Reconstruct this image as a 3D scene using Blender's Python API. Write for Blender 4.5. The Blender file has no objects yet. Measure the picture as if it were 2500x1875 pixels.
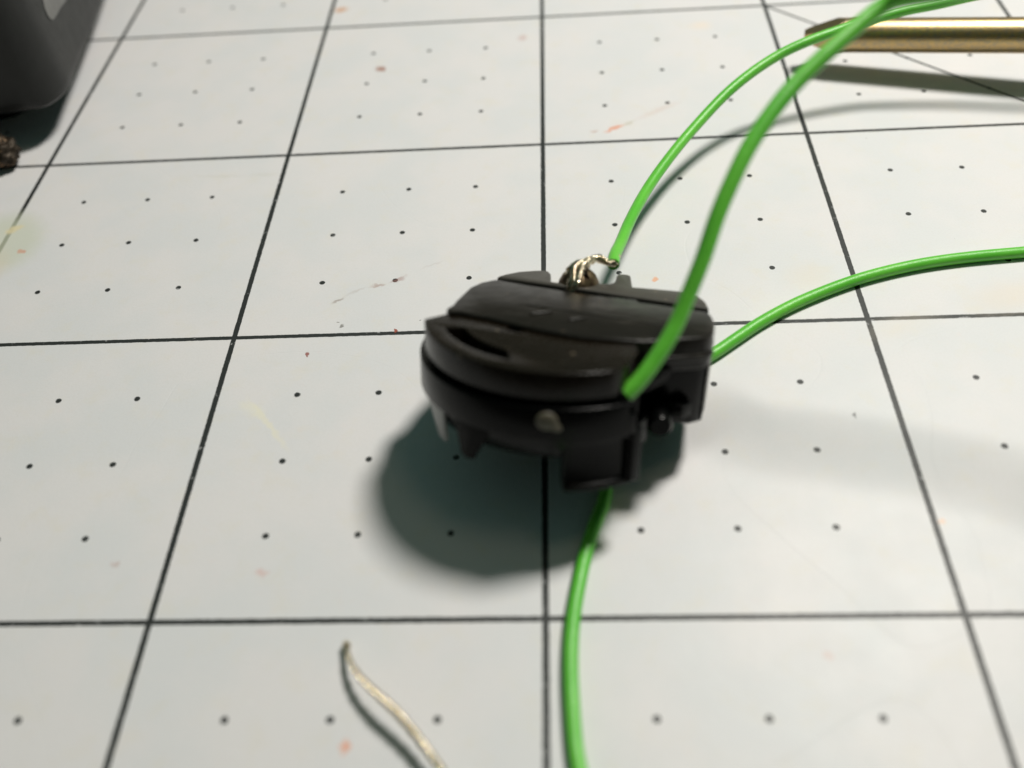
import bpy, bmesh, math, random
from mathutils import Vector, Matrix, noise
random.seed(7)
U = 0.0254                      # the mat is ruled in inches; everything below is written in inches
C = bpy.context.scene
col = C.collection

# ------------------------------------------------------------------ camera
cam_d = bpy.data.cameras.new("camera"); cam = bpy.data.objects.new("camera", cam_d); col.objects.link(cam)
C.camera = cam
cam_d.sensor_width = 36; cam_d.lens = 32.848
cam_d.shift_x = 0.00779; cam_d.shift_y = 0.00116
right = Vector((0.9975, 0.02386, -0.06651)); up = Vector((0.02593, 0.75199, 0.65867)); back = Vector((0.06573, -0.65875, 0.74949))
back.normalize(); right = (right - back*right.dot(back)).normalized(); up = back.cross(right)
M = Matrix((right, up, back)).transposed().to_4x4(); M.translation = Vector((2.0637, -4.0820, 2.10355))*U
cam.matrix_world = M
cam_d.clip_start = 0.004; cam_d.clip_end = 50
cam_d.dof.use_dof = True; cam_d.dof.focus_distance = 3.06*U; cam_d.dof.aperture_fstop = 20

# ------------------------------------------------------------------ world: a dim room round the desk
w = bpy.data.worlds.new("World"); C.world = w; w.use_nodes = True
nt = w.node_tree; nt.nodes.clear()
out = nt.nodes.new('ShaderNodeOutputWorld'); bg = nt.nodes.new('ShaderNodeBackground')
tc = nt.nodes.new('ShaderNodeTexCoord'); sep = nt.nodes.new('ShaderNodeSeparateXYZ')
nt.links.new(tc.outputs['Generated'], sep.inputs[0])
rz = nt.nodes.new('ShaderNodeValToRGB'); rz.color_ramp.elements[0].position = 0.40; rz.color_ramp.elements[1].position = 0.95
rz.color_ramp.elements[0].color = (0.30, 0.25, 0.16, 1); rz.color_ramp.elements[1].color = (0.30, 0.40, 0.36, 1)
mr = nt.nodes.new('ShaderNodeMapRange'); mr.inputs[1].default_value = -1; mr.inputs[2].default_value = 1
nt.links.new(sep.outputs[2], mr.inputs[0]); nt.links.new(mr.outputs[0], rz.inputs[0])
rz.color_ramp.elements[0].position = 0.50; rz.color_ramp.elements[0].color = (0.42, 0.30, 0.15, 1)
rz.color_ramp.elements[1].position = 0.68; rz.color_ramp.elements[1].color = (0.25, 0.43, 0.38, 1)
my = nt.nodes.new('ShaderNodeMapRange')          # the person and phone in front shut off the room on that side
for i_, q_ in enumerate((-0.9, 0.25, 0.08, 0.80)): my.inputs[i_+1].default_value = q_
nt.links.new(sep.outputs[1], my.inputs[0])
vm_ = nt.nodes.new('ShaderNodeVectorMath'); vm_.operation = 'SCALE'
nt.links.new(rz.outputs[0], vm_.inputs[0]); nt.links.new(my.outputs[0], vm_.inputs['Scale'])
nt.links.new(vm_.outputs[0], bg.inputs[0]); bg.inputs[1].default_value = 0.34
nt.links.new(bg.outputs[0], out.inputs[0])

# ------------------------------------------------------------------ the desk lamp (the one strong light) and a faint far ceiling light
def area(name, loc, target, size, power, colr):
    d = bpy.data.lights.new(name, 'AREA'); d.shape = 'DISK'; d.size = size*U; d.energy = power; d.color = colr
    o = bpy.data.objects.new(name, d); col.objects.link(o); o.location = Vector(loc)*U
    o.rotation_euler = (Vector(target)-Vector(loc)).to_track_quat('-Z', 'Y').to_euler(); return o
area("desk_lamp_light", (5.85, 1.60, 9.0), (2.2, -1.8, 0), 1.85, 0.75, (1.0, 0.955, 0.885))
area("ceiling_light", (15, 1, 38), (2, -2, 0), 10, 0.30, (1.0, 0.80, 0.55))
C.view_settings.view_transform = 'Standard'; C.view_settings.look = 'None'
C.view_settings.exposure = 0; C.view_settings.gamma = 1; C.view_settings.use_curve_mapping = False
C.render.engine = 'CYCLES'; C.cycles.use_denoising = True
C.cycles.max_bounces = 8; C.cycles.sample_clamp_indirect = 8

# ------------------------------------------------------------------ helpers
def link(o, parent=None, label=None, cat=None, kind=None, group=None):
    col.objects.link(o)
    if parent is not None: o.parent = parent
    if label: o['label'] = label
    if cat: o['category'] = cat
    if kind: o['kind'] = kind
    if group: o['group'] = group
    return o
def thing(name, loc, label, cat, group=None):
    o = bpy.data.objects.new(name, None); o.location = Vector(loc)*U; o.empty_display_size = 0.002
    return link(o, None, label, cat, None, group)
def finish(name, bm, mat, parent=None, origin=None, smooth=35, bevel=0, seg=3, cutters=(), frame=None, **kw):
    """bm is in inches. frame: 4x4 local->world (inches). Child vertices are stored relative to their thing's base."""
    if frame is not None: bmesh.ops.transform(bm, matrix=frame, verts=bm.verts)
    org = parent.location/U if parent is not None else Vector(origin or (0, 0, 0))
    if parent is not None and parent.parent is not None: org = org + parent.parent.location/U
    for v in bm.verts: v.co = (v.co - org)*U
    me = bpy.data.meshes.new(name); bmesh.ops.recalc_face_normals(bm, faces=bm.faces); bm.to_mesh(me); bm.free()
    o = bpy.data.objects.new(name, me); me.materials.append(mat)
    link(o, parent, **kw)
    if parent is None: o.location = org*U
    tmp = []
    for cb in cutters:
        if frame is not None: bmesh.ops.transform(cb, matrix=frame, verts=cb.verts)
        for v in cb.verts: v.co = (v.co - org)*U
        cm = bpy.data.meshes.new('cut'); bmesh.ops.recalc_face_normals(cb, faces=cb.faces); cb.to_mesh(cm); cb.free()
        co = bpy.data.objects.new('cut', cm); col.objects.link(co); co.parent = parent
        if parent is None: co.location = org*U
        md = o.modifiers.new('b', 'BOOLEAN'); md.object = co; md.operation = 'DIFFERENCE'; md.solver = 'EXACT'; tmp.append(co)
    if bevel:
        md = o.modifiers.new('v', 'BEVEL'); md.width = bevel*U; md.segments = seg; md.limit_method = 'ANGLE'; md.angle_limit = math.radians(40)
    if o.modifiers:
        bpy.context.view_layer.update()
        dg = bpy.context.evaluated_depsgraph_get()
        nm = bpy.data.meshes.new_from_object(o.evaluated_get(dg)); o.modifiers.clear(); old = o.data; o.data = nm; bpy.data.meshes.remove(old)
        for t in tmp:
            m_ = t.data; bpy.data.objects.remove(t); bpy.data.meshes.remove(m_)
        nm.name = name
        if not nm.materials: nm.materials.append(mat)
    me = o.data
    if smooth:
        me.polygons.foreach_set('use_smooth', [True]*len(me.polygons))
        try: me.set_sharp_from_angle(angle=math.radians(smooth))
        except Exception: pass
    return o
def prism(poly, c0, c1, bm=None, top=None):
    bm = bm or bmesh.new()
    n = len(poly); tp = top or poly
    a = [bm.verts.new((x, y, c0)) for x, y in poly]; b = [bm.verts.new((x, y, c1)) for x, y in tp]
    bm.faces.new(a[::-1]); bm.faces.new(b)
    for i in range(n): bm.faces.new((a[i], a[(i+1) % n], b[(i+1) % n], b[i]))
    return bm
def arc(cx, cy, r, a0, a1, n):
    return [(cx+r*math.cos(math.radians(a0+(a1-a0)*i/n)), cy+r*math.sin(math.radians(a0+(a1-a0)*i/n))) for i in range(n+1)]
def smooth_path(P, step=0.012):
    P = [Vector(p) for p in P]; Q = [P[0]*2-P[1]]+P+[P[-1]*2-P[-2]]; outp = []
    for i in range(1, len(Q)-2):
        p0, p1, p2, p3 = Q[i-1:i+3]; n = max(2, int((p2-p1).length/step))
        for k in range(n):
            t = k/n
            outp.append(0.5*((2*p1)+(p2-p0)*t+(2*p0-5*p1+4*p2-p3)*t*t+(3*p1-p0-3*p2+p3)*t**3))
    outp.append(P[-1]); return outp
def relax(P, it=3):
    P = list(P)
    for _ in range(it): P = [P[0]]+[(P[i-1]+P[i]*2+P[i+1])/4 for i in range(1, len(P)-1)]+[P[-1]]
    return P
def frames(P):
    T = [(P[min(i+1, len(P)-1)]-P[max(i-1, 0)]).normalized() for i in range(len(P))]
    n = T[0].orthogonal().normalized(); F = []
    for i, t in enumerate(T):
        n = (n-t*n.dot(t)).normalized(); F.append((t, n, t.cross(n)))
    return F
def tube(P, r, seg=20, bm=None, caps=True, rfun=None, bore=None):
    bm = bm or bmesh.new(); F = frames(P); rings = []
    for i, p in enumerate(P):
        rr = rfun(i, p) if rfun else r
        rings.append([bm.verts.new(p+(F[i][1]*math.cos(2*math.pi*k/seg)+F[i][2]*math.sin(2*math.pi*k/seg))*rr) for k in range(seg)])
    for a, b in zip(rings[:-1], rings[1:]):
        for k in range(seg): bm.faces.new((a[k], a[(k+1) % seg], b[(k+1) % seg], b[k]))
    if bore:      # the start of the tube is cut open: a ring of plastic round a dark bore
        t, n, b_ = F[0]
        r1 = [bm.verts.new(P[0]+(n*math.cos(2*math.pi*k/seg)+b_*math.sin(2*math.pi*k/seg))*bore) for k in range(seg)]
        r2 = [bm.verts.new(P[0]+t*0.05+(n*math.cos(2*math.pi*k/seg)+b_*math.sin(2*math.pi*k/seg))*bore) for k in range(seg)]
        for k in range(seg):
            bm.faces.new((rings[0][k], rings[0][(k+1) % seg], r1[(k+1) % seg], r1[k]))
            bm.faces.new((r1[k], r1[(k+1) % seg], r2[(k+1) % seg], r2[k]))
        bm.faces.new(r2)
    elif caps: bm.faces.new(rings[0][::-1])
    if caps: bm.faces.new(rings[-1])
    return bm
def bundle(P, R, rs, n, pitch, bm=None, jitter=0.0, flat=1.0, fray=0, thin=0):
    """twisted strands: n helices of radius R round the path P, plus a core"""
    bm = bm or bmesh.new(); F = frames(P); L = [0.0]
    for a, b in zip(P[:-1], P[1:]): L.append(L[-1]+(b-a).length)
    for s in range(n):
        ph = 2*math.pi*s/n; jr = random.uniform(0.85, 1.15)
        Q = []
        for i, p in enumerate(P):
            th = ph+2*math.pi*L[i]/pitch+0.5*noise.noise(Vector((L[i]*9, s*3.1, 0)))
            rad = R*jr*(1+jitter*noise.noise(Vector((L[i]*14, s*7.7, 4))))
            if thin: rad *= .55+.45*min(1, L[i]/thin)
            if fray and L[-1]-L[i] < fray: rad *= 1+1.2*(1-(L[-1]-L[i])/fray)
            Q.append(p+F[i][1]*math.cos(th)*rad+F[i][2]*math.sin(th)*rad*flat)
        g_ = lambda i, p: rs*((.55+.45*min(1, L[i]/thin)) if thin else 1)
        tube(Q, rs, 8, bm, rfun=g_)
    tube(P, rs*.6, 6, bm)
    return bm

# ------------------------------------------------------------------ materials
class N:
    def __init__(s, name):
        s.m = bpy.data.materials.new(name); s.m.use_nodes = True; s.t = s.m.node_tree
        s.b = s.t.nodes['Principled BSDF']
        s.tc = s.t.nodes.new('ShaderNodeTexCoord')
        s.vec = s.vm('SCALE', s.tc.outputs['Object'], scale=1/U)     # inches
    def n(s, t): return s.t.nodes.new(t)
    def put(s, sock, v):
        if isinstance(v, bpy.types.NodeSocket): s.t.links.new(v, sock)
        else: sock.default_value = v
    def vm(s, op, a, b=None, scale=None):
        x = s.n('ShaderNodeVectorMath'); x.operation = op; s.put(x.inputs[0], a)
        if b is not None: s.put(x.inputs[1], b)
        if scale is not None: s.put(x.inputs['Scale'], scale)
        return x.outputs['Value'] if op in ('LENGTH', 'DOT_PRODUCT') else x.outputs[0]
    def ma(s, op, a, b=None, c=None, clamp=False):
        x = s.n('ShaderNodeMath'); x.operation = op; x.use_clamp = clamp; s.put(x.inputs[0], a)
        if b is not None: s.put(x.inputs[1], b)
        if c is not None: s.put(x.inputs[2], c)
        return x.outputs[0]
    def noise(s, scale, detail=4, rough=0.55, vec=None, dist=0):
        x = s.n('ShaderNodeTexNoise'); s.put(x.inputs['Vector'], vec or s.vec); x.inputs['Scale'].default_value = scale
        x.inputs['Detail'].default_value = detail; x.inputs['Roughness'].default_value = rough; x.inputs['Distortion'].default_value = dist
        return x.outputs['Fac']
    def sm(s, v, lo, hi, a=0.0, b=1.0):
        x = s.n('ShaderNodeMapRange'); x.interpolation_type = 'SMOOTHSTEP'; s.put(x.inputs[0], v)
        for i, q in enumerate((lo, hi, a, b)): s.put(x.inputs[i+1], q)
        return x.outputs[0]
    def mix(s, f, a, b):
        x = s.n('ShaderNodeMix'); x.data_type = 'RGBA'; s.put(x.inputs[0], f)
        s.put(x.inputs[6], a if isinstance(a, bpy.types.NodeSocket) else (*a, 1)); s.put(x.inputs[7], b if isinstance(b, bpy.types.NodeSocket) else (*b, 1))
        return x.outputs[2]
    def bump(s, h, strength=0.3, dist=0.001, prev=None):
        x = s.n('ShaderNodeBump'); s.put(x.inputs['Height'], h); x.inputs['Strength'].default_value = strength; x.inputs['Distance'].default_value = dist*U
        if prev is not None: s.t.links.new(prev, x.inputs['Normal'])
        s.t.links.new(x.outputs[0], s.b.inputs['Normal']); return x.outputs[0]
    def set(s, **k):
        for a, v in k.items(): s.put(s.b.inputs[a.replace('_', ' ')], v if not (isinstance(v, tuple) and len(v) == 3) else (*v, 1))
        return s

# --- cutting mat
m = N("mat_vinyl")
jit = m.noise(70, 3, 0.7); jit2 = m.noise(55, 3, 0.7, vec=m.vm('ADD', m.vec, (7, 3, 1)))
sx = m.n('ShaderNodeSeparateXYZ'); m.put(sx.inputs[0], m.vec)
x, y = sx.outputs[0], sx.outputs[1]
xs = m.ma('SUBTRACT', x, m.ma('MULTIPLY', m.ma('LESS_THAN', m.ma('ABSOLUTE', x), 0.2), 0.021))   # the printed line at 0 runs a hair to the right
def dline(v, j): return m.ma('ADD', m.ma('ABSOLUTE', m.ma('SUBTRACT', v, m.ma('ROUND', v))), m.ma('MULTIPLY', m.ma('SUBTRACT', j, 0.5), 0.0045))
wv = m.sm(dline(xs, jit), 0.0078, 0.0094, 1, 0); wh = m.sm(dline(y, jit2), 0.0070, 0.0086, 1, 0)
dg = m.ma('MULTIPLY', m.ma('ABSOLUTE', m.ma('ADD', m.ma('SUBTRACT', x, 3.0), y)), 0.7071)
dgm = m.ma('MULTIPLY', m.sm(m.ma('ADD', dg, m.ma('MULTIPLY', m.ma('SUBTRACT', jit, .5), .003)), 0.0055, 0.007, 1, 0), m.ma('GREATER_THAN', x, 3.0))
def q4(v): return m.ma('MULTIPLY', m.ma('ABSOLUTE', m.ma('SUBTRACT', m.ma('MULTIPLY', v, 4), m.ma('ROUND', m.ma('MULTIPLY', v, 4)))), 0.25)
def far(v): return m.ma('GREATER_THAN', m.ma('ABSOLUTE', m.ma('SUBTRACT', v, m.ma('ROUND', v))), 0.12)
dd = m.ma('SQRT', m.ma('ADD', m.ma('POWER', q4(x), 2), m.ma('POWER', q4(y), 2)))
dot = m.ma('MULTIPLY', m.sm(m.ma('ADD', dd, m.ma('MULTIPLY', m.ma('SUBTRACT', jit, .5), .004)), 0.0088, 0.0102, 1, 0), m.ma('MULTIPLY', far(x), far(y)))
ink = m.ma('MAXIMUM', m.ma('MAXIMUM', wv, wh), m.ma('MAXIMUM', dgm, dot))
wear = m.sm(m.noise(26, 5, 0.75, vec=m.vm('ADD', m.vec, (2, 9, 4))), 0.34, 0.40)       # nicks rubbed out of the ink
ink = m.ma('MULTIPLY', ink, m.ma('MULTIPLY_ADD', wear, 0.5, 0.5))
base = m.mix(m.sm(m.noise(3.2, 4), .35, .65), (0.694, 0.708, 0.722), (0.736, 0.728, 0.734))
base = m.mix(m.ma('MULTIPLY', m.sm(m.noise(11, 5, .6), .5, .75), 0.35), base, (0.72, 0.69, 0.60))
base = m.mix(m.sm(m.noise(45, 3, .6), .66, .80, 0, .25), base, (0.58, 0.57, 0.52))
base = m.mix(m.sm(m.noise(150, 2, .5), .40, .70, 0, .10), base, (0.55, 0.54, 0.50))
base = m.mix(m.sm(m.noise(30, 4, .7, vec=m.vm('ADD', m.vec, (8, 2, 2))), .55, .75, 0, .20), base, (0.78, 0.68, 0.66))
colr = m.mix(ink, base, (0.028, 0.032, 0.031))
SP = [ # x, y, rx, ry, turn, colour, strength, softness
 (1.045, .17, .035, .022, 10, (.62, .30, .12), .75, .6), (1.298, -.384, .026, .022, -20, (.38, .20, .15), .85, .5), (1.913, -.178, .022, .026, 0, (.55, .36, .33), .5, .8),
 (2.28, -.912, .045, .013, 28, (.75, .28, .14), .7, .7), (2.20, -.93, .018, .010, 10, (.5, .32, .26), .5, .7), (2.34, -.88, .03, .012, 35, (.45, .42, .30), .4, .8),
 (2.46, -.80, .10, .016, 32, (.60, .40, .32), .25, 1), (.108, -1.525, .015, .009, 8, (.75, .09, .05), .9, .4), (.02, -1.47, .15, .18, 20, (.58, .62, .48), .6, .5),
 (.03, -1.40, .035, .022, 40, (.74, .66, .42), .8, .5), (.02, -1.62, .07, .10, 0, (.72, .58, .42), .3, 1), (1.318, -1.839, .022, .008, 35, (.25, .18, .15), .55, .8), (1.37, -1.80, .04, .005, 30, (.35, .27, .22), .22, .9),
 (1.44, -1.775, .025, .007, 10, (.32, .16, .12), .5, .9), (1.51, -1.745, .030, .008, 30, (.35, .18, .16), .5, .9), (1.62, -1.68, .04, .005, 28, (.4, .32, .28), .2, .9),
 (1.345, -1.965, .012, .006, 50, (.12, .11, .09), .7, .5), (1.33, -1.945, .004, .003, 0, (.12, .11, .09), .7, .5),
 (1.255, -2.083, .005, .009, 0, (.30, .10, .08), .9, .3), (1.522, -1.99, .005, .011, 20, (.32, .07, .04), .95, .3), (1.60, -1.945, .003, .003, 0, (.08, .07, .06), .8, .3),
 (1.543, -3.311, .014, .016, 0, (.80, .36, .22), .8, .6), (2.365, -1.785, .012, .012, 0, (.80, .35, .15), .7, .5), (2.55, -1.70, .008, .008, 0, (.5, .22, .16), .7, .3),
 (1.263, -2.863, .018, .014, 0, (.66, .42, .38), .5, .8), (.861, -2.828, .012, .010, 0, (.5, .36, .32), .5, .8), (3.45, -1.92, .14, .07, 15, (.76, .64, .48), .3, .9),
 (3.10, -2.03, .12, .05, 20, (.76, .68, .55), .2, 1), (2.86, -1.80, .08, .07, 0, (.76, .66, .52), .3, 1), (1.18, -2.36, .12, .010, -52, (.80, .77, .60), .55, .8), (1.12, -2.30, .05, .022, -30, (.80, .78, .62), .45, .9),
 (.75, -1.12, .12, .008, -4, (.60, .60, .55), .35, 1), (.92, -1.12, .05, .012, 0, (.60, .60, .55), .3, 1), (3.02, -2.74, .010, .010, 0, (.85, .58, .42), .7, .5),
 (2.66, -3.10, .012, .012, 0, (.70, .48, .42), .4, .7), (3.30, -3.06, .02, .016, 0, (.78, .58, .48), .5, .8), (2.70, -.15, .05, .04, 0, (.85, .70, .55), .4, 1), (2.88, -2.38, .004, .011, 0, (.04, .04, .04), .7, .5)]
warp = m.vm('SCALE', m.vm('SUBTRACT', (lambda t: (m.put(t.inputs['Vector'], m.vec), setattr(t.inputs['Scale'], 'default_value', 38), t.outputs['Color'])[2])(m.n('ShaderNodeTexNoise')), (.5, .5, .5)), scale=0.030)
wvec = m.vm('ADD', m.vec, warp)
for (px, py, rx, ry, a, cc, st, so) in SP:
    mp = m.n('ShaderNodeMapping'); mp.vector_type = 'TEXTURE'; m.put(mp.inputs[0], wvec)
    mp.inputs['Location'].default_value = (px, py, 0); mp.inputs['Rotation'].default_value = (0, 0, math.radians(a)); mp.inputs['Scale'].default_value = (rx, ry, 1)
    d = m.vm('LENGTH', mp.outputs[0]); k = m.sm(d, 1.0-so*0.9, 1.0+so*0.5, st, 0)
    colr = m.mix(k, colr, cc)
vo = m.n('ShaderNodeTexVoronoi'); m.put(vo.inputs['Vector'], m.vec); vo.inputs['Scale'].default_value = 5.5
spk = m.ma('MULTIPLY', m.sm(vo.outputs['Distance'], 0.010, 0.022, 1, 0), m.ma('GREATER_THAN', m.noise(2.1, 2, vec=m.vm('ADD', m.vec, (5, 5, 5))), 0.47))
colr = m.mix(m.ma('MULTIPLY', spk, 0.75), colr, (0.10, 0.085, 0.07))
vo2 = m.n('ShaderNodeTexVoronoi'); m.put(vo2.inputs['Vector'], m.vm('ADD', m.vec, (3.3, 1.7, 0))); vo2.inputs['Scale'].default_value = 7.5
spk2 = m.sm(vo2.outputs['Distance'], 0.012, 0.030, 1, 0)
colr = m.mix(m.ma('MULTIPLY', spk2, 0.5), colr, (0.92, 0.92, 0.88))
m.set(Base_Color=colr, Roughness=m.ma('MULTIPLY_ADD', m.noise(8, 4), 0.12, 0.40), Specular_IOR_Level=0.33)
bn = m.bump(m.noise(260, 2, .5), 0.35, 0.0006); bn = m.bump(m.noise(14, 5, .7), 0.22, 0.003, bn)
# scratches left by knives
cut1 = m.ma('ABSOLUTE', m.ma('SUBTRACT', m.noise(1.1, 1, .3, vec=m.vm('ADD', m.vec, (1, 6, 0))), 0.5))
m.bump(m.sm(cut1, 0.0, 0.0012), 0.25, 0.0012, bn)
MAT = m.m

def plastic(name, c, rough=0.35, bump=0.25, spec=0.5, dust=0.0, dustc=(.3, .28, .25), scale=60, dustscale=30, scuff=None):
    m = N(name); colr = m.mix(m.sm(m.noise(9, 4), .3, .7), c, tuple(v*0.8 for v in c))
    if dust:
        colr = m.mix(m.sm(m.noise(dustscale, 6, .75), 1-dust, 1-dust+.08, 0, .55), colr, dustc)
    if scuff:
        mp = m.n('ShaderNodeMapping'); m.put(mp.inputs[0], m.vec); mp.inputs['Rotation'].default_value = (0, 0, math.radians(20)); mp.inputs['Scale'].default_value = (7, 34, 10)
        colr = m.mix(m.sm(m.noise(1.0, 5, .7, vec=mp.outputs[0]), .55, .70, 0, .6), colr, scuff)
    if dust:
        v_ = m.n('ShaderNodeTexVoronoi'); m.put(v_.inputs['Vector'], m.vec); v_.inputs['Scale'].default_value = 24
        colr = m.mix(m.ma('MULTIPLY', m.sm(v_.outputs['Distance'], 0.06, 0.17, .75, 0), m.sm(m.noise(13, 4, .7), .50, .66)), colr, (.26, .21, .15))
    m.set(Base_Color=colr, Roughness=m.ma('MULTIPLY_ADD', m.noise(18, 5, .7), 0.20, rough-0.10), Specular_IOR_Level=spec)
    p = m.bump(m.noise(scale, 4, .6), bump, 0.0012)
    m.bump(m.noise(scale*.2, 3, .6), bump, 0.004, p)
    return m.m
BLACK = plastic("black_plastic", (0.0066, 0.0046, 0.0025), 0.27, 0.30, 0.26, 0.16, (.035, .026, .015))  # top face: warm room reflection put into the brown base colour
BLACKL = plastic("black_plastic_shaded", (0.0018, 0.0021, 0.0022), 0.25, 0.20, 0.15)  # same plastic, darker: shade of the lower walls put into the colour
BLACK2 = plastic("black_plastic_worn", (0.0060, 0.0046, 0.0028), 0.33, 0.7, 0.32, 0.36, (.085, .070, .050), 45, 22, scuff=(.050, .047, .040))
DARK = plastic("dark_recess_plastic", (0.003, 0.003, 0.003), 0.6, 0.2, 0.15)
GREYB = plastic("grey_black_plastic", (0.060, 0.056, 0.047), 0.46, 0.35, 0.5, 0.25, (.12, .11, .09))  # lamp light on shelf and strip put into colour; wire stub is grey
GREYF = plastic("light_grey_plastic", (0.30, 0.31, 0.30), 0.35, 0.2)
CASE = plastic("case_plastic", (0.010, 0.011, 0.0105), 0.42, 0.25, 0.35, 0.0, (.05, .05, .05), 90, 40)
BADGE = plastic("badge_grey", (0.17, 0.17, 0.165), 0.5, 0.1)
RUBBER = plastic("rubber", (0.01, 0.01, 0.01), 0.8, 0.3, 0.2)
m = N("green_insulation")
g = m.mix(m.sm(m.noise(6, 3), .3, .7), (0.100, 0.51, 0.036), (0.140, 0.57, 0.050))
g = m.mix(m.sm(m.noise(40, 5, .75), .64, .74, 0, .35), g, (0.05, 0.20, 0.03))
m.set(Base_Color=g, Roughness=m.ma('MULTIPLY_ADD', m.noise(30, 4), 0.16, 0.28), Specular_IOR_Level=0.55)
m.b.inputs['Subsurface Weight'].default_value = 0.05; m.b.inputs['Subsurface Radius'].default_value = (0.3, 1.0, 0.2); m.b.inputs['Subsurface Scale'].default_value = 0.00025
p = m.bump(m.noise(210, 3, .65), 0.75, 0.0012); m.bump(m.noise(14, 3), 0.5, 0.004, p)
GREEN = m.m
def metal(name, c1, c2, rough, bump=0.3, scale=40, thr=(.4, .65), mt=1.0):
    m = N(name); nz = m.noise(scale, 5, .65)
    m.set(Base_Color=m.mix(m.sm(nz, *thr), c1, c2), Metallic=mt, Roughness=m.ma('MULTIPLY_ADD', m.noise(scale*2, 3), 0.18, rough-.06))
    m.bump(m.noise(scale*1.8, 4, .6), bump, 0.0015); return m.m
TINNED = metal("bare_copper_strands", (0.93, 0.84, 0.66), (0.80, 0.68, 0.48), 0.14, 0.3, 60)
BRASS = metal("gold_anodised_brass", (0.58, 0.41, 0.19), (0.42, 0.34, 0.23), 0.33, 0.5, 70)
SCREW = metal("tarnished_brass", (0.20, 0.15, 0.09), (0.09, 0.06, 0.04), 0.42, 0.8, 30)
LUMP = metal("scorched_brass", (0.035, 0.026, 0.017), (0.22, 0.14, 0.08), 0.5, 1.0, 22, (.55, .68), 0.6)

# ------------------------------------------------------------------ the desk and the mat
bm = bmesh.new(); prism([(-30, -18), (34, -18), (34, 26), (-30, 26)], -1.2, -0.09, bm)
desk_m = plastic("desk_laminate", (0.20, 0.13, 0.08), 0.5, 0.2)
finish("desk_top", bm, desk_m, origin=(2, 2, 0), smooth=0, kind='structure')
bm = bmesh.new(); prism([(-10, -6.6), (12, -6.6), (12, 10), (-10, 10)], -0.08, 0.0, bm)
finish("cutting_mat", bm, MAT, origin=(0, 0, 0), smooth=0, label="white cutting mat printed with black one inch grid lines and small dots, flecked with stains", cat="cutting mat")

# ------------------------------------------------------------------ the black round terminal housing, tipped back on its rear flange
O = Vector((2.014, -2.330, 0.375)); n = Vector((0.068, 0.390, 0.918)).normalized()
e1 = Vector((1, 0, 0)); e1 = (e1-n*e1.dot(n)).normalized(); e2 = n.cross(e1)
F = Matrix((e1, e2, n)).transposed().to_4x4(); F.translation = O
def L2W(a, b, c): return O+e1*a+e2*b+n*c
H = thing("terminal_housing", (2.1, -2.05, 0), "round black plastic terminal housing with a brass screw, tipped back on the mat", "terminal housing")
CX, CY = 0.03, 0.0
# upper disc with its curved slot, chord cut at the rear left and at the right by the block
up_poly = arc(CX, CY, .345, 186, 294, 40)+[(.195, -.285), (.228, -.20), (.222, -.10), (.30, .02), (.25, .16), (-.10, .22), (-.20, .10), (-.232, .026)]
slot = arc(CX, CY, .298, 197, 249, 16)+[(-.086, -.235)]+arc(CX, CY, .250, 242, 200, 12)[::1]
cs = [prism(slot, -.055, .05)]
cs.append(prism([(-.097, -.085), (-.078, -.045), (-.05, -.05), (-.05, -.088), (-.07, -.105)], -.05, .05))
finish("upper_disc", prism(up_poly, -.070, 0.0), BLACK, H, bevel=.0035, cutters=cs, frame=F, smooth=40)
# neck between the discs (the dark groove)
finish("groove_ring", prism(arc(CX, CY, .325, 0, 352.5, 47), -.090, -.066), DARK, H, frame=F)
# lower disc with the recess where the front wire enters, and a shallow slot under the rim
lo_poly = arc(CX, CY, .358, 170, 306, 48)+[(.235, -.20), (.29, .0), (.22, .2), (-.1, .24)]
cs = [prism([(.225, -.40), (.30, -.40), (.30, -.20), (.225, -.235)], -.18, -.075), prism([(.205, -.33), (.235, -.34), (.235, -.27), (.205, -.26)], -.12, -.06)]
finish("lower_disc", prism(lo_poly, -.172, -.086, top=[(x_, y_) for x_, y_ in lo_poly]), BLACKL, H, bevel=.0045, cutters=cs, frame=F, smooth=40)
finish("bottom_step", prism(arc(CX, CY, .322, 175, 300, 40)+[(.262, -.225), (.275, -.08), (.1, .2), (-.2, .18)], -.236, -.168, top=arc(CX, CY, .350, 175, 300, 40)+[(.262, -.225), (.275, -.08), (.1, .2), (-.2, .18)]), BLACKL, H, bevel=.005, frame=F, smooth=40)
# rear cover plate with a stepped front edge
cover = [(-.252, -.005), (-.262, .020), (-.248, .045), (-.240, .087), (-.213, .187), (-.185, .232), (-.145, .262), (-.065, .228), (.021, .196), (.188, .136), (.348, .083), (.425, .057), (.438, .036), (.440, -.02), (.430, -.075), (.415, -.108), (.393, -.124),
         (.245, -.160), (.096, -.146), (.006, -.115), (-.071, -.078), (-.151, -.035), (-.217, -.008)]
finish("rear_cover", prism(cover, -.080, .010), BLACK2, H, bevel=.007, frame=F, smooth=40)
# embossed low bars and scuffed rib across the cover
bmr = bmesh.new()
prism([(-.05, .060), (.30, -.052), (.305, -.040), (-.044, .071)], .004, .0120, bmr)
for (x_, y_, l_, w_, a_) in ((-.010, .005, .060, .012, 18), (.085, -.030, .050, .012, 20)):
    b_ = prism([(-l_/2, -w_/2), (l_/2, -w_*.25), (l_/2, w_*.25), (-l_/2, w_/2)], .006, .0145)
    bmesh.ops.transform(b_, matrix=Matrix.Translation((x_, y_, 0)) @ Matrix.Rotation(math.radians(a_), 4, 'Z'), verts=b_.verts)
    t_ = bpy.data.meshes.new('t'); b_.to_mesh(t_); b_.free(); bmr.from_mesh(t_); bpy.data.meshes.remove(t_)
finish("cover_rib", bmr, BLACK2, H, bevel=.0045, frame=F, smooth=60)
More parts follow.
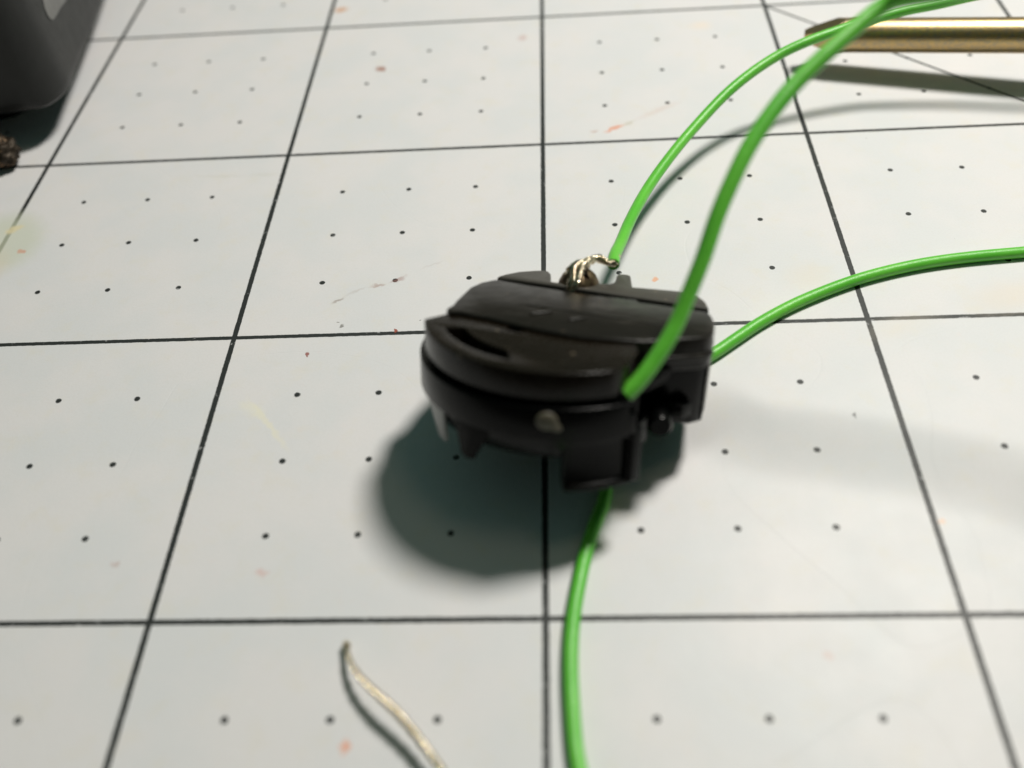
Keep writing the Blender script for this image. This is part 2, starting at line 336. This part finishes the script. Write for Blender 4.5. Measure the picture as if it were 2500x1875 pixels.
# rear shelf (lamp light put into its lighter grey) with prongs either side of the screw notch
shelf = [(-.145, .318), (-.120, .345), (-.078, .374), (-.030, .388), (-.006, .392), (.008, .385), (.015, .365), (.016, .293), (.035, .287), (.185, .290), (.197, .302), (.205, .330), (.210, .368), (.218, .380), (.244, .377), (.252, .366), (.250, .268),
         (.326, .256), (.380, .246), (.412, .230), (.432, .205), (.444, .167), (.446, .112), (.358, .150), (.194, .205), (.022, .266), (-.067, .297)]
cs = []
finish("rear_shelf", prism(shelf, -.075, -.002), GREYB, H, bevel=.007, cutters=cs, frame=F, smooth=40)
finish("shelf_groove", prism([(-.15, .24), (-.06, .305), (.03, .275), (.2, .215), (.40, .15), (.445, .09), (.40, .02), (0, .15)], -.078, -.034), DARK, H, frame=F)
# rear flange that goes down to the mat
fl = [(-.10, .10), (-.12, .22), (-.02, .275), (.20, .268), (.36, .235), (.40, .16), (.40, .05)]
cs = []
finish("rear_flange", prism([(a*.96, b-.015) for a, b in fl], -.2780, -.070, top=fl), BLACKL, H, bevel=.006, frame=F, smooth=40)
# block on the right with two thin ledges along its front
blk = [(.232, -.128), (.300, -.150), (.395, -.118), (.424, -.088), (.440, -.02), (.445, .08), (.40, .16), (.25, .12)]
blk_b = [(.240, -.070), (.33, -.088), (.388, -.096), (.424, -.074), (.438, -.010), (.44, .08), (.40, .14), (.26, .10)]
finish("side_block", prism(blk_b, -.252, -.026, top=blk), BLACKL, H, bevel=.008, frame=F, smooth=40)
bmr = bmesh.new(); prism([(.256, -.168), (.405, -.128), (.432, -.094), (.30, -.08)], -.052, -.034, bmr)
finish("block_ledge", bmr, BLACK2, H, bevel=.004, frame=F, smooth=40)
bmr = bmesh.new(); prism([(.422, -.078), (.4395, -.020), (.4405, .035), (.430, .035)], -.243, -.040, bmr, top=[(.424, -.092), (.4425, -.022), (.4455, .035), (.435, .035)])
finish("side_strip", bmr, GREYB, H, bevel=.002, frame=F, smooth=40)  # lighter strip stands for lamp light on the block's right edge
bmr = bmesh.new(); prism([(.262, -.120), (.36, -.138), (.39, -.11), (.30, -.06)], -.215, -.175, bmr)
finish("block_foot", bmr, BLACKL, H, bevel=.005, frame=F, smooth=40)
# front tab with a recessed face and a lip
tb = arc(CX, CY, .352, 274.5, 308.5, 14)+arc(CX, CY, .285, 308, 274, 10)
cs = [prism(arc(CX, CY, .375, 270, 303.5, 10)+arc(CX, CY, .340, 303.5, 270, 10), -.298, -.185)]
finish("front_tab", prism(tb, -.318, -.165), BLACKL, H, bevel=.006, cutters=cs, frame=F, smooth=40)
# small wedge foot on the left
ft = [(-.205, -.262), (-.140, -.300), (-.105, -.325), (-.10, -.24), (-.17, -.20)]
finish("wedge_foot", prism([(-.200, -.250), (-.185, -.272), (-.165, -.280), (-.16, -.25), (-.18, -.23)], -.278, -.165, top=[(-.222, -.240), (-.168, -.290), (-.115, -.315), (-.10, -.24), (-.17, -.19)]), DARK, H, bevel=.006, frame=F, smooth=40)
# light grey fin below the rim at the left
fin = arc(CX, CY, .3535, 194, 218, 8)+arc(CX, CY, .343, 218, 194, 8)
finb = arc(CX, CY, .342, 211, 217, 8)+arc(CX, CY, .332, 217, 211, 8)
finish("side_fin", prism(finb, -.268, -.150, top=fin), GREYF, H, bevel=.002, frame=F, smooth=40)
# round peg under the right side
bmr = bmesh.new(); tube([L2W(.300, -.10, -.212), L2W(.302, -.172, -.214), L2W(.303, -.186, -.214)], .034, 24, bmr, rfun=lambda i, p: (.034, .034, .026)[i])
finish("locating_peg", bmr, BLACKL, H, smooth=40)
# round moulding gate on the front wall, its glint put into a paler colour
bmr = bmesh.new(); bmesh.ops.create_uvsphere(bmr, u_segments=24, v_segments=14, radius=1)
bmesh.ops.transform(bmr, matrix=Matrix.Translation((.012, -.357, -.118)) @ Matrix.Diagonal((.027, .010, .024, 1)), verts=bmr.verts)
b2 = bmesh.new(); bmesh.ops.create_uvsphere(b2, u_segments=24, v_segments=14, radius=1)
bmesh.ops.transform(b2, matrix=Matrix.Translation((.030, -.357, -.131)) @ Matrix.Rotation(.5, 4, 'Y') @ Matrix.Diagonal((.020, .009, .012, 1)), verts=b2.verts)
t_ = bpy.data.meshes.new('t'); b2.to_mesh(t_); b2.free(); bmr.from_mesh(t_); bpy.data.meshes.remove(t_)
finish("gate_mark", bmr, plastic("gate_glint_plastic", (.115, .105, .075), .42, .6, .4), H, frame=F, smooth=60)
# brass screw: domed slotted head on a shaft
bmr = bmesh.new(); prof = [(0.0, .062), (.018, .0595), (.034, .052), (.048, .039), (.058, .020), (.0625, 0.0), (.0625, -.012), (.056, -.018), (.022, -.020), (.022, -.16)]
rings = []
for (r_, z_) in prof[1:]:
    rings.append([bmr.verts.new((.097+r_*math.cos(2*math.pi*k/40), .303+r_*math.sin(2*math.pi*k/40), z_-.022)) for k in range(40)])
top = bmr.verts.new((.097, .303, prof[0][1]-.022))
for k in range(40): bmr.faces.new((top, rings[0][k], rings[0][(k+1) % 40]))
for a, b in zip(rings[:-1], rings[1:]):
    for k in range(40): bmr.faces.new((a[k], b[k], b[(k+1) % 40], a[(k+1) % 40]))
bmr.faces.new(rings[-1])
ct = bmesh.new(); ang = math.radians(-62)
sc = prism([(-.09, -.009), (.09, -.009), (.09, .009), (-.09, .009)], .026, .09, ct)
bmesh.ops.transform(sc, matrix=Matrix.Translation((.097, .303, -.010)) @ Matrix.Rotation(ang, 4, 'Z'), verts=sc.verts)
finish("terminal_screw", bmr, SCREW, H, cutters=[sc], frame=F, smooth=50)

# ------------------------------------------------------------------ wires
RW = 0.0185
def fix(P, step=.012, it=6): return relax(smooth_path(P, step), it)
# rear wire, stripped end wrapped on the screw
PA = [(2.214, -1.985, .246), (2.216, -1.955, .240), (2.221, -1.925, .230), (2.244, -1.843, .205), (2.283, -1.700, .175), (2.351, -1.507, .145), (2.433, -1.35, .148), (2.537, -1.192, .165), (2.684, -1.024, .21), (2.836, -.904, .25), (2.977, -0.843, 0.285), (3.159, -0.785, 0.31), (3.331, -0.748, 0.335), (3.46, -0.745, 0.355), (3.609, -0.745, 0.385), (3.819, -0.763, 0.42), (4.3, -.85, .44), (5.2, -1.2, .3), (6.2, -1.6, .02), (7.5, -1.9, .019)]
WA = thing("green_wire", PA[-1][:2]+(0,), "thin green wire arching from the brass screw to the upper right corner", "wire", "green wires")
finish("insulation", tube(fix(PA), RW, 24, bore=.0125), GREEN, WA, smooth=70)
PB = [(2.226, -1.93, .236), (2.214, -1.985, .247), (2.184, -1.968, .250), (2.155, -1.976, .262), (2.133, -2.010, .284), (2.112, -2.046, .305), (2.095, -2.046, .301), (2.084, -2.060, .290), (2.078, -2.052, .272)]
bm = bundle(fix(PB, .006, 4), .0085, .0034, 8, .060, jitter=1.0)
PB2 = [(2.155, -1.978, .262), (2.140, -2.032, .294), (2.120, -2.072, .312), (2.107, -2.103, .304), (2.096, -2.118, .288), (2.088, -2.110, .262)]
bundle(fix(PB2, .006, 4), .0062, .0030, 6, .055, bm, jitter=1.2)
PB3 = [(2.100, -2.055, .306), (2.096, -2.080, .304), (2.086, -2.102, .288), (2.078, -2.104, .262)]
bundle(fix(PB3, .006, 3), .0058, .0030, 6, .055, bm, jitter=1.3)
finish("bare_strands", bm, TINNED, WA, smooth=70)
# front wire, rising towards the camera
PD = [(2.224, -2.590, .345), (2.214, -2.622, .385), (2.204, -2.627, 0.4), (2.221, -2.62, 0.411), (2.257, -2.59, 0.435), (2.285, -2.558, 0.465), (2.328, -2.511, 0.505), (2.342, -2.484, 0.53), (2.36, -2.453, 0.565), (2.378, -2.429, 0.595), (2.406, -2.381, 0.645), (2.415, -2.354, 0.675), (2.433, -2.322, 0.705), (2.455, -2.288, 0.735), (2.476, -2.256, 0.765), (2.499, -2.219, 0.792), (2.534, -2.174, 0.82), (2.574, -2.13, 0.85), (2.617, -2.083, 0.873), (2.665, -2.046, 0.898), (2.711, -2.011, 0.92), (2.768, -1.968, 0.945), (2.813, -1.936, 0.965), (2.855, -1.906, 0.98), (2.908, -1.971, 1.02), (3.081, -1.994, 1.05), (3.232, -2.021, 1.06), (3.377, -2.058, 1.07), (3.568, -2.122, 1.07), (3.762, -2.204, 1.05), (4.9, -2.2, .8), (5.6, -2.3, .3), (6.3, -2.35, .02), (7.5, -2.4, .019)]
WD = thing("green_wire", PD[-1][:2]+(0,), "blurred green wire crossing in front of the black housing up to the top edge", "wire", "green wires")
finish("insulation", tube(fix(PD[2:], it=20), RW*1.08, 24), GREEN, WD, smooth=70)
finish("stripped_end", tube(fix(PD[:3], .006, 1), .012, 14), GREYB, WD, smooth=70)
k_ = Vector(PD[2]); d_ = (Vector(PD[3])-k_).normalized()
finish("wire_socket", tube([k_-d_*.03, k_-d_*.004, k_+d_*.006], .026, 28), BLACKL, H, bevel=.003, smooth=40)
# the wire that lies on the mat and passes under the housing
zc = RW+.0005
PC = [(7.5, -2.6), (5.2, -1.95), (4.3, -1.78), (3.675, -1.733), (3.543, -1.738), (3.334, -1.757), (3.163, -1.789), (2.99, -1.844), (2.81, -1.929), (2.677, -2.013), (2.588, -2.083), (2.497, -2.155), (2.377, -2.225), (2.240, -2.30), (2.170, -2.47), (2.165, -2.64),
      (2.135, -2.73), (2.106, -2.82), (2.082, -2.925), (2.067, -3.01), (2.060, -3.084), (2.058, -3.148), (2.059, -3.21), (2.063, -3.305), (2.071, -3.365), (2.10, -3.50), (2.2, -3.8), (2.3, -4.4)]
WC = thing("green_wire", (2.165, -2.64, 0), "green wire lying flat on the mat and running under the black housing", "wire", "green wires")
finish("insulation", tube(fix([(a, b, zc) for a, b in PC]), RW, 24), GREEN, WC, smooth=70)
# loose stripped strand at the bottom
PS = [(1.516, -3.070, .014), (1.521, -3.083, .026), (1.533, -3.114, .036), (1.554, -3.150, .046), (1.590, -3.190, .056), (1.633, -3.228, .061), (1.662, -3.253, .059), (1.696, -3.287, .053), (1.727, -3.322, .049), (1.757, -3.358, .047), (1.785, -3.400, .05), (1.80, -3.46, .055), (1.79, -3.6, .05), (1.75, -3.8, .03), (1.7, -4.1, .013)]
WS = thing("stripped_wire_end", (1.7, -4.1, 0), "bare twisted copper wire end curling up from the mat at the bottom edge", "bare wire")
finish("bare_strands", bundle(fix(PS, .006, 5), .0056, .0055, 4, .070, jitter=.2, thin=.22), TINNED, WS, smooth=70)
finish("cut_tip", tube([Vector((1.513, -3.062, .012)), Vector((1.5165, -3.070, .0155)), Vector((1.520, -3.080, .022))], .011, 14, rfun=lambda i, p: (.006, .0105, .010)[i]), TINNED, WS, smooth=50)

# ------------------------------------------------------------------ gold rod at the upper right
A = Vector((3.060, -.512, .130)); B = Vector((3.833, -.7013, .190)); d = (B-A).normalized(); rr = .0655
s1 = d.cross(Vector((0, 0, 1))).normalized(); u1 = s1.cross(d)
RG = thing("gold_rod", tuple(A+d*4.2*1.0)[:2]+(0,), "slim gold metal rod with a pointed tip at the upper right edge", "metal rod")
bm = bmesh.new(); tube([A+d*t for t in (0, .05, .1, .15, .2, .5, 1, 2, 3.6)], rr, 64, bm)
for nrm, off, sl in ((u1, .012, .36), (-u1, .014, .34), (s1, .022, .30), (-s1, .022, .30), (u1*.7-s1*.7, .03, .28), (u1*.7+s1*.7, .03, .28)):
    pn = (nrm-d*sl).normalized()
    r_ = bmesh.ops.bisect_plane(bm, geom=bm.verts[:]+bm.edges[:]+bm.faces[:], plane_co=A+nrm*off, plane_no=pn, clear_outer=True)
    ed = [g_ for g_ in r_['geom_cut'] if isinstance(g_, bmesh.types.BMEdge)]
    bmesh.ops.holes_fill(bm, edges=[e for e in bm.edges if e.is_boundary], sides=0)
finish("shaft", bm, BRASS, RG, smooth=25)
hb = Matrix((s1, u1, d)).transposed().to_4x4()
bm = tube([A+d*t for t in (3.55, 3.6, 3.7, 5.2, 5.6, 5.65)], .2, 48, rfun=lambda i, p: (.10, .17, .21, .21, .18, .12)[i])
finish("handle", bm, plastic("handle_plastic", (.05, .05, .055), .45), RG, smooth=50)

# ------------------------------------------------------------------ black case at the upper left
BX = thing("black_case", (-1.0, .2, 0), "black plastic case with rounded corner and grey badge standing at the upper left edge", "plastic case")
fp = [(-0.014, 0.042), (0.035, -0.344), (0.058, -0.535), (0.076, -0.67), (0.078, -0.707), (0.075, -0.747), (0.062, -0.788), (0.038, -0.83), (0.005, -0.851), (-0.051, -0.861), (-0.147, -0.874), (-2.1, -.90), (-2.25, -.80), (-2.3, 1.2), (-2.1, 1.35), (-.40, 1.40), (-.20, 1.25)]
inset = [(-.020, 0)]
def ins(p, k): c_ = Vector((-1.1, .25)); v = Vector(p)-c_; return tuple(c_+v*(1-k))
bm = bmesh.new(); lev = [(.150, .026), (.156, .011), (.170, .002), (.200, .0), (1.30, .035), (1.38, .05), (1.42, .09)]
rings = [[bm.verts.new((*ins(p, k), z_)) for p in fp] for z_, k in lev]
for a, b in zip(rings[:-1], rings[1:]):
    for k in range(len(fp)): bm.faces.new((a[k], a[(k+1) % len(fp)], b[(k+1) % len(fp)], b[k]))
bm.faces.new(rings[0][::-1]); bm.faces.new(rings[-1])
finish("shell", bm, CASE, BX, smooth=35)
bm = bmesh.new()
for (fx, fy) in ((-.35, -.50), (-1.9, -.5), (-.5, 1.0), (-1.9, 1.0)):
    b_ = bmesh.new(); tube([Vector((fx, fy, 0)), Vector((fx, fy, .012)), Vector((fx, fy, .162))], .16, 32, b_, rfun=lambda i, p: (.150, .16, .16)[i])
    finish("rubber_foot", b_, RUBBER, BX, smooth=40)
bm.free()
bd = [(-0.546, 0.478), (-0.566, 0.468), (-0.59, 0.446), (-0.596, 0.416), (-0.587, 0.399), (-0.569, 0.386), (-0.528, 0.381), (-0.439, 0.376), (-0.357, 0.366), (-0.295, 0.36), (-0.175, 0.39999999999999997), (-0.044999999999999984, 0.52), (-0.145, 0.62), (-0.49600000000000005, 0.628)]
def wallx(yy): return 0.0350+(yy+0.3440)*-0.1258
bm = bmesh.new()
fa = [bm.verts.new((wallx(a)-.035*(b-.2)+.004, a, b)) for a, b in bd]; fb = [bm.verts.new((v.co.x-.012, v.co.y, v.co.z)) for v in fa]
bm.faces.new(fa); bm.faces.new(fb[::-1])
for k in range(len(fa)): bm.faces.new((fa[k], fb[k], fb[(k+1) % len(fa)], fa[(k+1) % len(fa)]))
finish("badge", bm, BADGE, BX, bevel=.003, smooth=40)

# ------------------------------------------------------------------ rough scorched lump at the left edge
bm = bmesh.new(); bmesh.ops.create_icosphere(bm, subdivisions=5, radius=1)
for v in bm.verts:
    p_ = v.co.copy(); k = 1+.22*noise.noise(p_*2.2+Vector((3, 1, 7)))+.10*noise.noise(p_*6)+.05*noise.noise(p_*14)
    v.co = Vector((p_.x*.080, p_.y*.070, p_.z*.058))*k+Vector((-.160, -.985, .056))
mn = min(v.co.z for v in bm.verts)
for v in bm.verts: v.co.z -= mn
finish("scorched_lump", bm, LUMP, origin=(-.16, -.985, 0), smooth=60, label="rough dark brown scorched lump at the left edge in front of the black case", cat="debris lump")
